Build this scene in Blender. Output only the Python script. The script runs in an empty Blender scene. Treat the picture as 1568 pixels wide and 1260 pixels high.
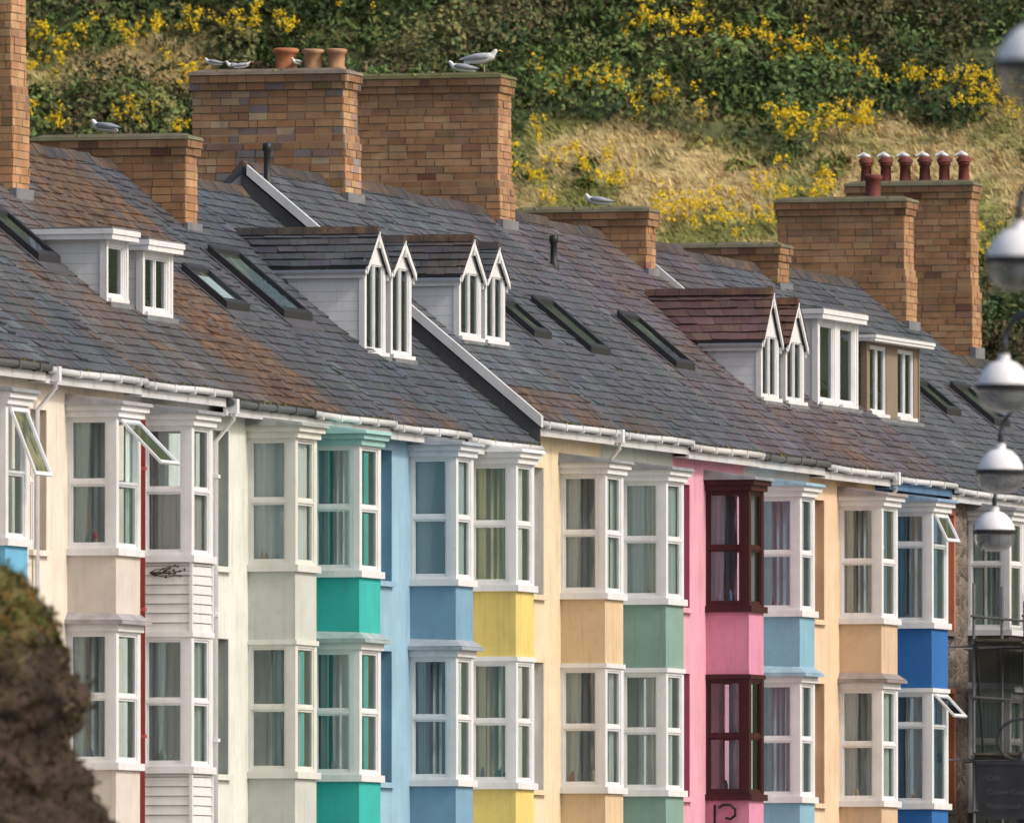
import bpy, math, random
import numpy as np
from mathutils import Vector, Matrix
random.seed(7); rng=np.random.default_rng(7)
R=random.random
def U(a,b): return a+(b-a)*R()
sc=bpy.context.scene

# ------------------------------------------------------------------ materials
MATS={}
def nn(nt,t,**k):
    n=nt.nodes.new(t)
    for a,b in k.items(): setattr(n,a,b)
    return n
def base(name):
    m=bpy.data.materials.new(name); m.use_nodes=True
    nt=m.node_tree; b=nt.nodes['Principled BSDF']; MATS[name]=m
    return m,nt,b
def noise(nt,vec,scale,detail=3,rough=.55):
    n=nn(nt,'ShaderNodeTexNoise'); n.inputs['Scale'].default_value=scale
    n.inputs['Detail'].default_value=detail; n.inputs['Roughness'].default_value=rough
    nt.links.new(vec,n.inputs['Vector']); return n.outputs['Fac']
def mrange(nt,val,a,b,c,d):
    n=nn(nt,'ShaderNodeMapRange'); nt.links.new(val,n.inputs['Value'])
    for i,x in zip(('From Min','From Max','To Min','To Max'),(a,b,c,d)): n.inputs[i].default_value=x
    return n.outputs['Result']
def scalecol(nt,col,f):
    n=nn(nt,'ShaderNodeVectorMath',operation='SCALE'); nt.links.new(col,n.inputs[0]); nt.links.new(f,n.inputs['Scale']); return n.outputs[0]
def mixc(nt,f,a,b):
    n=nn(nt,'ShaderNodeMix',data_type='RGBA')
    nt.links.new(f,n.inputs[0])
    for i,x in ((6,a),(7,b)):
        if isinstance(x,tuple): n.inputs[i].default_value=(*x,1)
        else: nt.links.new(x,n.inputs[i])
    return n.outputs[2]
def mathn(nt,op,a,b):
    n=nn(nt,'ShaderNodeMath',operation=op)
    for i,x in enumerate((a,b)):
        if isinstance(x,(int,float)): n.inputs[i].default_value=x
        else: nt.links.new(x,n.inputs[i])
    return n.outputs[0]
def colmat(name,rough=.6,nscale=2.5,var=.12,bscale=40,bstr=0,bdist=.01,streak=0,lichen=False,boards=0,spec=.3,stone=False,stain=(.12,.10,.07)):
    m,nt,b=base(name)
    at=nn(nt,'ShaderNodeAttribute',attribute_name='Col'); tc=nn(nt,'ShaderNodeTexCoord'); v=tc.outputs['Object']
    col=at.outputs['Color']
    if var: col=scalecol(nt,col,mrange(nt,noise(nt,v,nscale,3),.3,.7,1-var,1+var))
    if streak:
        mp=nn(nt,'ShaderNodeMapping'); mp.inputs['Scale'].default_value=(5,5,.45); nt.links.new(v,mp.inputs['Vector'])
        f=mrange(nt,noise(nt,mp.outputs['Vector'],1.4,4,.6),.52,.78,0,streak)
        col=mixc(nt,f,col,stain)
        f2=mrange(nt,noise(nt,v,9,4,.7),.56,.8,0,streak*.8); col=mixc(nt,f2,col,stain)
    if lichen:
        s=mathn(nt,'ADD',noise(nt,v,.9,7,.72),mathn(nt,'MULTIPLY',at.outputs['Alpha'],.5))
        f=mrange(nt,s,.64,.88,0,.9)
        lc=mixc(nt,mrange(nt,noise(nt,v,5,4),.42,.62,0,1),(.080,.045,.028),(.19,.11,.055))
        col=mixc(nt,f,col,lc)
        f3=mrange(nt,noise(nt,v,14,3,.6),.64,.72,0,.4); col=mixc(nt,f3,col,(.25,.25,.22))
        col=scalecol(nt,col,mrange(nt,noise(nt,v,.55,3),.35,.65,.8,1.15))
    if stone:
        vo=nn(nt,'ShaderNodeTexVoronoi',feature='DISTANCE_TO_EDGE'); vo.inputs['Scale'].default_value=3.6
        mp=nn(nt,'ShaderNodeMapping'); mp.inputs['Scale'].default_value=(1,1,2); nt.links.new(v,mp.inputs['Vector']); nt.links.new(mp.outputs['Vector'],vo.inputs['Vector'])
        vc=nn(nt,'ShaderNodeTexVoronoi'); vc.inputs['Scale'].default_value=3.6; nt.links.new(mp.outputs['Vector'],vc.inputs['Vector'])
        e=mrange(nt,vo.outputs['Distance'],.02,.09,0,1)
        sp=nn(nt,'ShaderNodeSeparateColor'); nt.links.new(vc.outputs['Color'],sp.inputs[0])
        col=scalecol(nt,col,mrange(nt,sp.outputs[0],0,1,.5,1.5))
        col=mixc(nt,e,(.22,.19,.16),col)
    if boards:
        sx=nn(nt,'ShaderNodeSeparateXYZ'); nt.links.new(v,sx.inputs[0])
        fr=mathn(nt,'FRACT',mathn(nt,'DIVIDE',sx.outputs['Z'],boards),0)
        e=mrange(nt,fr,0,.09,.6,1)
        col=scalecol(nt,col,e)
    if bstr:
        h=noise(nt,v,bscale,3)
        if boards: h=mathn(nt,'ADD',mathn(nt,'MULTIPLY',h,.2),mathn(nt,'SUBTRACT',1.0,fr))
        if stone: h=mathn(nt,'ADD',mathn(nt,'MULTIPLY',h,.3),e)
        bp=nn(nt,'ShaderNodeBump'); bp.inputs['Strength'].default_value=bstr; bp.inputs['Distance'].default_value=bdist
        nt.links.new(h,bp.inputs['Height']); nt.links.new(bp.outputs[0],b.inputs['Normal'])
    nt.links.new(col,b.inputs['Base Color']); b.inputs['Roughness'].default_value=rough
    b.inputs['Specular IOR Level'].default_value=spec
    return m
colmat('render_paint',.75,1.6,.08,50,.25,.008,streak=.30)
colmat('frame_paint',.42,3,.05,streak=.16)
colmat('brick',.9,1.6,.20,70,.6,.012,streak=.34,stain=(.08,.065,.05))
colmat('mortar',.95,5,.2,60,.5,.01)
colmat('slate',.62,3,.14,45,.35,.006,lichen=True,spec=.33)
colmat('lead',.5,4,.2,streak=.25)
colmat('siding',.5,2,.05,20,.6,.02,boards=.15,streak=.15)
colmat('curtain',.9,3,0)
colmat('room_interior',.9,2,0)
colmat('stone_wall',.9,3,.2,30,.7,.03,stone=True)
colmat('terracotta',.8,8,.2,streak=.3)
colmat('dark_metal',.45,5,.2)
colmat('feather',.7,20,.06)
colmat('foliage',.8,.9,0,spec=.1)
colmat('grass_blades',.85,.5,0,spec=.1)
colmat('hill_ground',.95,3.5,.35,6,.6,.06)
colmat('rock',.9,3,.35,9,1.0,.09)
colmat('timber',.8,6,.25)
colmat('asphalt',.9,2,.2)
m,nt,b=base('window_glass'); nt.nodes.remove(b)
tr=nn(nt,'ShaderNodeBsdfTransparent'); tr.inputs[0].default_value=(.82,.90,.91,1)
gl=nn(nt,'ShaderNodeBsdfGlossy'); gl.inputs['Roughness'].default_value=.03; gl.inputs[0].default_value=(.85,.93,1,1)
fr=nn(nt,'ShaderNodeFresnel'); fr.inputs['IOR'].default_value=1.5
tc=nn(nt,'ShaderNodeTexCoord'); nz=noise(nt,tc.outputs['Object'],2.2,1)
bp=nn(nt,'ShaderNodeBump'); bp.inputs['Strength'].default_value=.25; bp.inputs['Distance'].default_value=.03; nt.links.new(nz,bp.inputs['Height'])
nt.links.new(bp.outputs[0],gl.inputs['Normal'])
mx=nn(nt,'ShaderNodeMixShader'); nt.links.new(mrange(nt,fr.outputs[0],0,1,.06,.9),mx.inputs[0]); nt.links.new(tr.outputs[0],mx.inputs[1]); nt.links.new(gl.outputs[0],mx.inputs[2])
nt.links.new(mx.outputs[0],nt.nodes['Material Output'].inputs[0])
m,nt,b=base('lamp_glass'); nt.nodes.remove(b)
tr=nn(nt,'ShaderNodeBsdfTransparent'); tr.inputs[0].default_value=(.7,.72,.74,1)
gl=nn(nt,'ShaderNodeBsdfGlossy'); gl.inputs['Roughness'].default_value=.12
df=nn(nt,'ShaderNodeBsdfDiffuse'); df.inputs[0].default_value=(.34,.36,.38,1)
lw=nn(nt,'ShaderNodeLayerWeight'); lw.inputs[0].default_value=.35
m1=nn(nt,'ShaderNodeMixShader'); m1.inputs[0].default_value=.35; nt.links.new(tr.outputs[0],m1.inputs[1]); nt.links.new(df.outputs[0],m1.inputs[2])
mx=nn(nt,'ShaderNodeMixShader'); nt.links.new(lw.outputs['Facing'],mx.inputs[0]); nt.links.new(m1.outputs[0],mx.inputs[1]); nt.links.new(gl.outputs[0],mx.inputs[2])
nt.links.new(mx.outputs[0],nt.nodes['Material Output'].inputs[0])
m,nt,b=base('debris_netting'); nt.nodes.remove(b)
tr=nn(nt,'ShaderNodeBsdfTransparent'); df=nn(nt,'ShaderNodeBsdfDiffuse'); df.inputs[0].default_value=(.03,.04,.038,1)
mx=nn(nt,'ShaderNodeMixShader'); mx.inputs[0].default_value=.55; nt.links.new(tr.outputs[0],mx.inputs[1]); nt.links.new(df.outputs[0],mx.inputs[2])
nt.links.new(mx.outputs[0],nt.nodes['Material Output'].inputs[0])

# ------------------------------------------------------------------ mesh builder : (u along terrace, v outwards, z up) -> world (u,-v,z)
class MB:
    def __init__(s): s.V=[];s.F=[];s.M=[];s.C=[];s.names=[];s.S=[]
    def mi(s,m):
        if m not in s.names: s.names.append(m)
        return s.names.index(m)
    def face(s,pts,mat,col,smooth=False):
        n=len(s.V); s.V+= [(p[0],-p[1],p[2]) for p in pts]; s.F.append(tuple(range(n,n+len(pts))))
        s.M.append(s.mi(mat)); s.C.append(col if len(col)==4 else (*col,0)); s.S.append(smooth)
    def hexa(s,p,mat,col):
        n=len(s.V); s.V+=[(q[0],-q[1],q[2]) for q in p]; k=s.mi(mat); c=col if len(col)==4 else (*col,0)
        for f in ((0,1,2,3),(4,7,6,5),(0,4,5,1),(1,5,6,2),(2,6,7,3),(3,7,4,0)):
            s.F.append(tuple(n+i for i in f)); s.M.append(k); s.C.append(c); s.S.append(False)
    def box(s,u0,u1,v0,v1,z0,z1,mat,col):
        s.hexa([(u0,v0,z0),(u1,v0,z0),(u1,v1,z0),(u0,v1,z0),(u0,v0,z1),(u1,v0,z1),(u1,v1,z1),(u0,v1,z1)],mat,col)
    def tube(s,pts,r,mat,col,n=8,caps=True):
        P=[Vector(p) for p in pts]; rs=r if isinstance(r,(list,tuple)) else [r]*len(P); base=len(s.V); k=s.mi(mat); c=col if len(col)==4 else (*col,0)
        for i,p in enumerate(P):
            d=(P[min(i+1,len(P)-1)]-P[max(i-1,0)]).normalized()
            a=d.cross(Vector((0,0,1)) if abs(d.z)<.9 else Vector((1,0,0))).normalized(); b_=d.cross(a)
            for j in range(n):
                t=2*math.pi*j/n; q=p+(a*math.cos(t)+b_*math.sin(t))*rs[i]; s.V.append((q.x,-q.y,q.z))
        for i in range(len(P)-1):
            for j in range(n):
                s.F.append((base+i*n+j,base+i*n+(j+1)%n,base+(i+1)*n+(j+1)%n,base+(i+1)*n+j)); s.M.append(k); s.C.append(c); s.S.append(True)
        if caps:
            for q in (0,len(P)-1): s.F.append(tuple(base+q*n+j for j in range(n))); s.M.append(k); s.C.append(c); s.S.append(False)
    def lathe(s,cx,cv,prof,mat,col,n=16):
        base=len(s.V); k=s.mi(mat); c=col if len(col)==4 else (*col,0)
        for r,z in prof:
            for j in range(n):
                t=2*math.pi*j/n; s.V.append((cx+r*math.cos(t),-(cv+r*math.sin(t)),z))
        for i in range(len(prof)-1):
            for j in range(n):
                s.F.append((base+i*n+j,base+i*n+(j+1)%n,base+(i+1)*n+(j+1)%n,base+(i+1)*n+j)); s.M.append(k); s.C.append(c); s.S.append(True)
        for q in (0,len(prof)-1): s.F.append(tuple(base+q*n+j for j in range(n))); s.M.append(k); s.C.append(c); s.S.append(False)
    def build(s,name,parent=None):
        me=bpy.data.meshes.new(name); me.from_pydata(s.V,[],s.F)
        for n in s.names: me.materials.append(MATS[n])
        me.polygons.foreach_set('material_index',s.M); me.polygons.foreach_set('use_smooth',s.S)
        a=me.color_attributes.new('Col','FLOAT_COLOR','CORNER')
        tot=[len(f) for f in s.F]; arr=np.repeat(np.array(s.C,dtype=np.float32),tot,axis=0); a.data.foreach_set('color',arr.ravel())
        me.update(); o=bpy.data.objects.new(name,me); sc.collection.objects.link(o)
        if parent: o.parent=parent
        return o
def empty(name):
    e=bpy.data.objects.new(name,None); sc.collection.objects.link(e); return e
def vary(c,a=.1,h=.02):
    k=U(1-a,1+a); return tuple(max(0,x*k+U(-h,h)*x*3) for x in c[:3])

K=.83; VE=-.42; WALL=-.72; VR=-5.2
WHITE=(.74,.75,.76)
LEAD=(.24,.25,.27)

def slates(mb,A,B,C_,D,ch,w,tint,lich,jit=.16,mat='slate',lift=.022):
    A,B,C_,D=map(Vector,(A,B,C_,D))
    nrm=(B-A).cross(D-A).normalized()
    if nrm.z<0: nrm=-nrm
    n=max(1,round(((D-A).length+(C_-B).length)/2/ch))
    for r in range(n):
        t0=r/n; t1=(r+1)/n
        La,Lb=A.lerp(D,t0),B.lerp(C_,t0); Ua,Ub=A.lerp(D,t1),B.lerp(C_,t1)
        L=(Lb-La).length
        if L<.05: continue
        x=-(w*.5 if r%2 else 0)-U(0,.03)
        while x<L:
            ww=w*U(.93,1.07); a=max(0,x+.003); b=min(L,x+ww-.003); x+=ww
            if b-a<.02: continue
            fa,fb=a/L,b/L; l1=lift*U(.7,1.6)
            if R()<.012: l1+=.02
            p0=La.lerp(Lb,fa)+nrm*l1-(Ua-La)*U(-.03,.07); p1=La.lerp(Lb,fb)+nrm*l1*U(.85,1.15)-(Ua-La)*U(-.03,.07)
            p2=Ua.lerp(Ub,fb)+nrm*.004; p3=Ua.lerp(Ub,fa)+nrm*.004
            c=vary(tint,jit,.03)
            if R()<.03: c=tuple(x_*1.35 for x_ in c)
            lv=lich(a/L,(t0+t1)/2) if callable(lich) else lich
            c=(*c,min(1,max(0,lv*U(.7,1.3))))
            mb.face([p0,p1,p2,p3],mat,c)
            q=-nrm*(l1+.003); mb.face([p0,p1,p1+q,p0+q],mat,c); mb.face([p0,p0+q,p3],mat,c)
def wallgrid(mb,u0,u1,v0,v1,z0,z1,ops,mat,col):
    us=sorted({u0,u1}|{x for o in ops for x in o[:2] if u0<x<u1}); zs=sorted({z0,z1}|{x for o in ops for x in o[2:4] if z0<x<z1})
    for j in range(len(zs)-1):
        st=None
        for i in range(len(us)):
            solid=False
            if i<len(us)-1:
                mu=(us[i]+us[i+1])/2; mz=(zs[j]+zs[j+1])/2
                solid=not any(o[0]<mu<o[1] and o[2]<mz<o[3] for o in ops)
            if solid and st is None: st=us[i]
            if (not solid) and st is not None:
                mb.box(st,us[i],v0,v1,zs[j],zs[j+1],mat,col); st=None
def abox(mb,axis,p0,p1,a0,a1,z0,z1,mat,col):
    if axis=='v': mb.box(a0,a1,p0,p1,z0,z1,mat,col)
    else: mb.box(p0,p1,a0,a1,z0,z1,mat,col)
def sash(mb,axis,p,th,a0,a1,z0,z1,col,w=.03):
    abox(mb,axis,p,p+th,a0,a0+w,z0,z1,'frame_paint',col); abox(mb,axis,p,p+th,a1-w,a1,z0,z1,'frame_paint',col)
    abox(mb,axis,p+.001,p+th-.001,a0+w,a1-w,z0,z0+w*1.3,'frame_paint',col); abox(mb,axis,p+.001,p+th-.001,a0+w,a1-w,z1-w,z1,'frame_paint',col)
    q=p+th*.5
    if axis=='v': mb.face([(a0+w,q,z0+w),(a1-w,q,z0+w),(a1-w,q,z1-w),(a0+w,q,z1-w)],'window_glass',(1,1,1))
    else: mb.face([(q,a0+w,z0+w),(q,a1-w,z0+w),(q,a1-w,z1-w),(q,a0+w,z1-w)],'window_glass',(1,1,1))
def glazed(mb,axis,p,out,a0,a1,z0,z1,col,muls=(),trans=(.5,),fw=.045,skip=(),sw=.03):
    inn=p-.07*out; lo,hi=min(p,inn),max(p,inn)
    xs=[a0]+[a0+(a1-a0)*m for m in muls]+[a1]; zs=[z0]+[z0+(z1-z0)*t for t in trans]+[z1]
    for i,x in enumerate(xs):
        x0,x1=(x,x+fw) if i==0 else ((x-fw,x) if i==len(xs)-1 else (x-fw/2,x+fw/2))
        abox(mb,axis,lo,hi,x0,x1,z0,z1,'frame_paint',col)
    for i in range(len(xs)-1):
        l=xs[i]+(fw if i==0 else fw/2); r=xs[i+1]-(fw if i==len(xs)-2 else fw/2)
        for j,z in enumerate(zs):
            y0,y1=(z,z+fw) if j==0 else ((z-fw,z) if j==len(zs)-1 else (z-fw/2,z+fw/2))
            abox(mb,axis,lo+.002,hi-.002,l,r,y0,y1,'frame_paint',col)
        for j in range(len(zs)-1):
            if (i,j) in skip: continue
            y0=zs[j]+(fw if j==0 else fw/2); y1=zs[j+1]-(fw if j==len(zs)-2 else fw/2)
            sp=min(p-.018*out,p-.052*out)
            sash(mb,axis,sp,.034,l+.001,r-.001,y0+.001,y1-.001,col,sw)
def curtain(mb,axis,p,a0,a1,z0,z1,col,amp=.022,wl=.1,gather=0):
    n=max(4,int((a1-a0)/.022)); ph=U(0,6)
    prev=None
    for i in range(n+1):
        t=i/n; a=a0+(a1-a0)*t; q=p+amp*math.sin(a/wl*6.28+ph)+amp*.5*math.sin(a/wl*2.7+ph*2)
        aw=a0+(a1-a0)*t*(1-gather)
        f=(lambda x,y,z:(x,y,z)) if axis=='v' else (lambda x,y,z:(y,x,z))
        cm_=f((a+aw)/2 if gather else a,q,z0+(z1-z0)*.4)
        cur=(f(aw,q,z0),cm_,f(a,q,z1))
        if prev:
            mb.face([prev[0],cur[0],cur[1],prev[1]],'curtain',col,True); mb.face([prev[1],cur[1],cur[2],prev[2]],'curtain',col,True)
        prev=cur
def curtset(mb,u0,u1,z0,z1,style,col):
    g=lambda:vary(col,.08,.01)
    if style=='full':
        curtain(mb,'u',u0+.12,-.70,-.06,z0,z1,g(),amp=.03,wl=.15); curtain(mb,'v',-.12,u0+.14,u1-.1,z0,z1,g(),amp=.03,wl=.13)
    elif style=='gap':
        curtain(mb,'u',u0+.13,-.70,-.50,z0,z1,g(),amp=.03,wl=.11); curtain(mb,'u',u0+.13,-.27,-.08,z0,z1,g(),amp=.03,wl=.11); curtain(mb,'v',-.13,u0+.16,u0+.45,z0,z1,g(),amp=.03)
        curtain(mb,'u',u1-.13,-.7,-.45,z0,z1,g())
    elif style=='right':
        curtain(mb,'u',u0+.13,-.36,-.08,z0,z1,g(),amp=.03,wl=.11); curtain(mb,'v',-.13,u0+.2,u1-.5,z0,z1,g(),amp=.03)
    elif style=='blind':
        mb.box(u0+.10,u0+.115,-.70,-.08,z0+.0,z1,'curtain',col); mb.box(u0+.13,u1-.1,-.12,-.105,z0,z1,'curtain',col)
    elif style=='sides':
        curtain(mb,'u',u0+.13,-.70,-.42,z0,z1,g(),gather=.25); curtain(mb,'v',-.13,u1-.4,u1-.1,z0,z1,g())
        curtain(mb,'u',u1-.13,-.70,-.40,z0,z1,g())
    elif style=='back':
        curtain(mb,'v',-.80,u0+.1,u0+.45,z0,z1,g()); curtain(mb,'v',-.80,u1-.42,u1-.1,z0,z1,g()); curtain(mb,'u',u1-.12,-.7,-.3,z0,z1,g())
    elif style=='net':
        curtain(mb,'u',u0+.12,-.70,-.25,z0,z1,g(),amp=.012,wl=.07); curtain(mb,'v',-.12,u0+.3,u1-.15,z0,z1,g(),amp=.012,wl=.07)
    elif style=='half':
        curtain(mb,'u',u0+.12,-.70,-.06,z0,z0+(z1-z0)*.5,g(),amp=.012,wl=.06)
        curtain(mb,'v',-.12,u0+.14,u1-.1,z0,z0+(z1-z0)*.5,g(),amp=.012,wl=.06)

SILL=[2.2,5.2,8.2]; WH=1.84
def openpane(mb,u0,u1,zt,h,ang,col,v=0.0):
    dv,dz=math.sin(ang)*h,-math.cos(ang)*h; nv,nz=math.cos(ang)*.035,math.sin(ang)*.035
    def P(a,t,k): return (a,v+dv*t+nv*k,zt+dz*t+nz*k)
    def bar(a0,a1,t0,t1): mb.hexa([P(a0,t0,0),P(a1,t0,0),P(a1,t1,0),P(a0,t1,0),P(a0,t0,1),P(a1,t0,1),P(a1,t1,1),P(a0,t1,1)],'frame_paint',col)
    w=.055; tt=w/h
    bar(u0,u0+w,0,1); bar(u1-w,u1,0,1); bar(u0+w,u1-w,0,tt); bar(u0+w,u1-w,1-tt,1)
    mb.face([P(u0+w,tt,.5),P(u1-w,tt,.5),P(u1-w,1-tt,.5),P(u0+w,1-tt,.5)],'window_glass',(1,1,1))

def make_bay(h,e):
    mb=MB(); u0,u1=h['bay']; fc=h['frame']; pc=h['panel']
    for k,s in enumerate(SILL):
        zt=s+WH; opn=h['open'].get(k)
        tr=h['trans'][k]
        for a,b_ in ((u0,u0+.1),(u1-.1,u1)): mb.box(a,b_,-.1,0,s,zt,'frame_paint',fc)
        glazed(mb,'u',u0+.004,-1,WALL,-.1,s,zt,fc,trans=tr,fw=.045)
        glazed(mb,'u',u1-.004,1,WALL,-.1,s,zt,fc,trans=tr,fw=.045)
        glazed(mb,'v',-.004,1,u0+.1,u1-.1,s,zt,fc,trans=tr,fw=.04,muls=h['mul'],skip=((0,len(tr)),) if opn else ())
        if opn: openpane(mb,u0+.13,u1-.13,zt-.05,opn[1],opn[0],fc)
        mb.box(u0-.05,u1+.05,WALL,.05,s-.1,s,'frame_paint',h.get('sillc',fc))
        pb=zt
        if k==2:
            c=h['capc']
            mb.box(u0-.05,u1+.05,WALL,.05,zt,zt+.09,'frame_paint',c); mb.box(u0-.10,u1+.10,WALL,.10,zt+.09,zt+.17,'frame_paint',c)
            mb.hexa([(u0-.15,WALL,zt+.17),(u1+.15,WALL,zt+.17),(u1+.15,.15,zt+.17),(u0-.15,.15,zt+.17),(u0-.12,WALL,zt+.33),(u1+.12,WALL,zt+.33),(u1+.13,.13,zt+.22),(u0-.13,.13,zt+.22)],'lead' if h['leadtop'] else 'frame_paint',h['ledgec'] if h['leadtop'] else c)
        else:
            if h['mid']:
                c=h['midc']
                mb.box(u0-.04,u1+.04,WALL,.04,zt,zt+.1,'frame_paint',c)
                mb.hexa([(u0-.13,WALL,zt+.1),(u1+.13,WALL,zt+.1),(u1+.13,.13,zt+.1),(u0-.13,.13,zt+.1),(u0-.13,WALL,zt+.16),(u1+.13,WALL,zt+.16),(u1+.13,.13,zt+.15),(u0-.13,.13,zt+.15)],'lead',h.get('ledgec',LEAD))
                mb.hexa([(u0-.12,WALL,zt+.16),(u1+.12,WALL,zt+.16),(u1+.12,.12,zt+.155),(u0-.12,.12,zt+.155),(u0,WALL,zt+.27),(u1,WALL,zt+.27),(u1,0,zt+.25),(u0,0,zt+.25)],'lead',h.get('ledgec',LEAD))
                pb=zt+.24
            else:
                mb.box(u0-.025,u1+.025,WALL,.025,zt,zt+.07,'frame_paint',h['midc']); pb=zt+.07
    for k in (0,1,2):
        a=.3 if k==0 else SILL[k-1]+WH+(.24 if h['mid'] else .07); b_=SILL[k]-.1
        if h['siding']:
            mb.box(u0+.03,u1-.03,WALL,-.03,a,b_,'render_paint',tuple(x*.5 for x in pc)); z=a
            while z<b_-.02:
                z2=min(b_,z+.135)
                mb.hexa([(u0-.004,WALL,z),(u1+.004,WALL,z),(u1+.004,.004,z),(u0-.004,.004,z),(u0+.014,WALL,z2-.01),(u1-.014,WALL,z2-.01),(u1-.014,-.014,z2-.01),(u0+.014,-.014,z2-.01)],'frame_paint',vary(pc,.02,0)); z=z2
            for a_,b2 in ((u0-.012,u0+.03),(u1-.03,u1+.012)): mb.box(a_,b2,-.03,.014,a,b_,'frame_paint',WHITE)
        else: mb.box(u0+.006,u1-.006,WALL,-.006,a,b_,'render_paint',pc)
    mb.build('bay_window',e)
    cm=MB()
    for k,s in enumerate(SILL):
        st=h['curt'][k]; cc=h['curtc'][k]
        if st: curtset(cm,u0,u1,s+.03,s+WH-.03,st,tuple(min(.8,x*1.5) for x in cc))
        for i in range(random.choice((0,1,2,3))):
            x=U(u0+.12,u0+.3); y=U(-.6,-.2); c=random.choice([(.5,.12,.1),(.6,.55,.45),(.1,.25,.12),(.15,.2,.35),(.55,.35,.2),(.6,.6,.62)])
            hh=U(.12,.28); rr=U(.03,.06)
            cm.lathe(x,y,[(rr*.6,s),(rr,s+hh*.4),(rr*.9,s+hh*.7),(rr*.4,s+hh)],'terracotta',c,10)
    if cm.F: cm.build('curtains',e)

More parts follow.
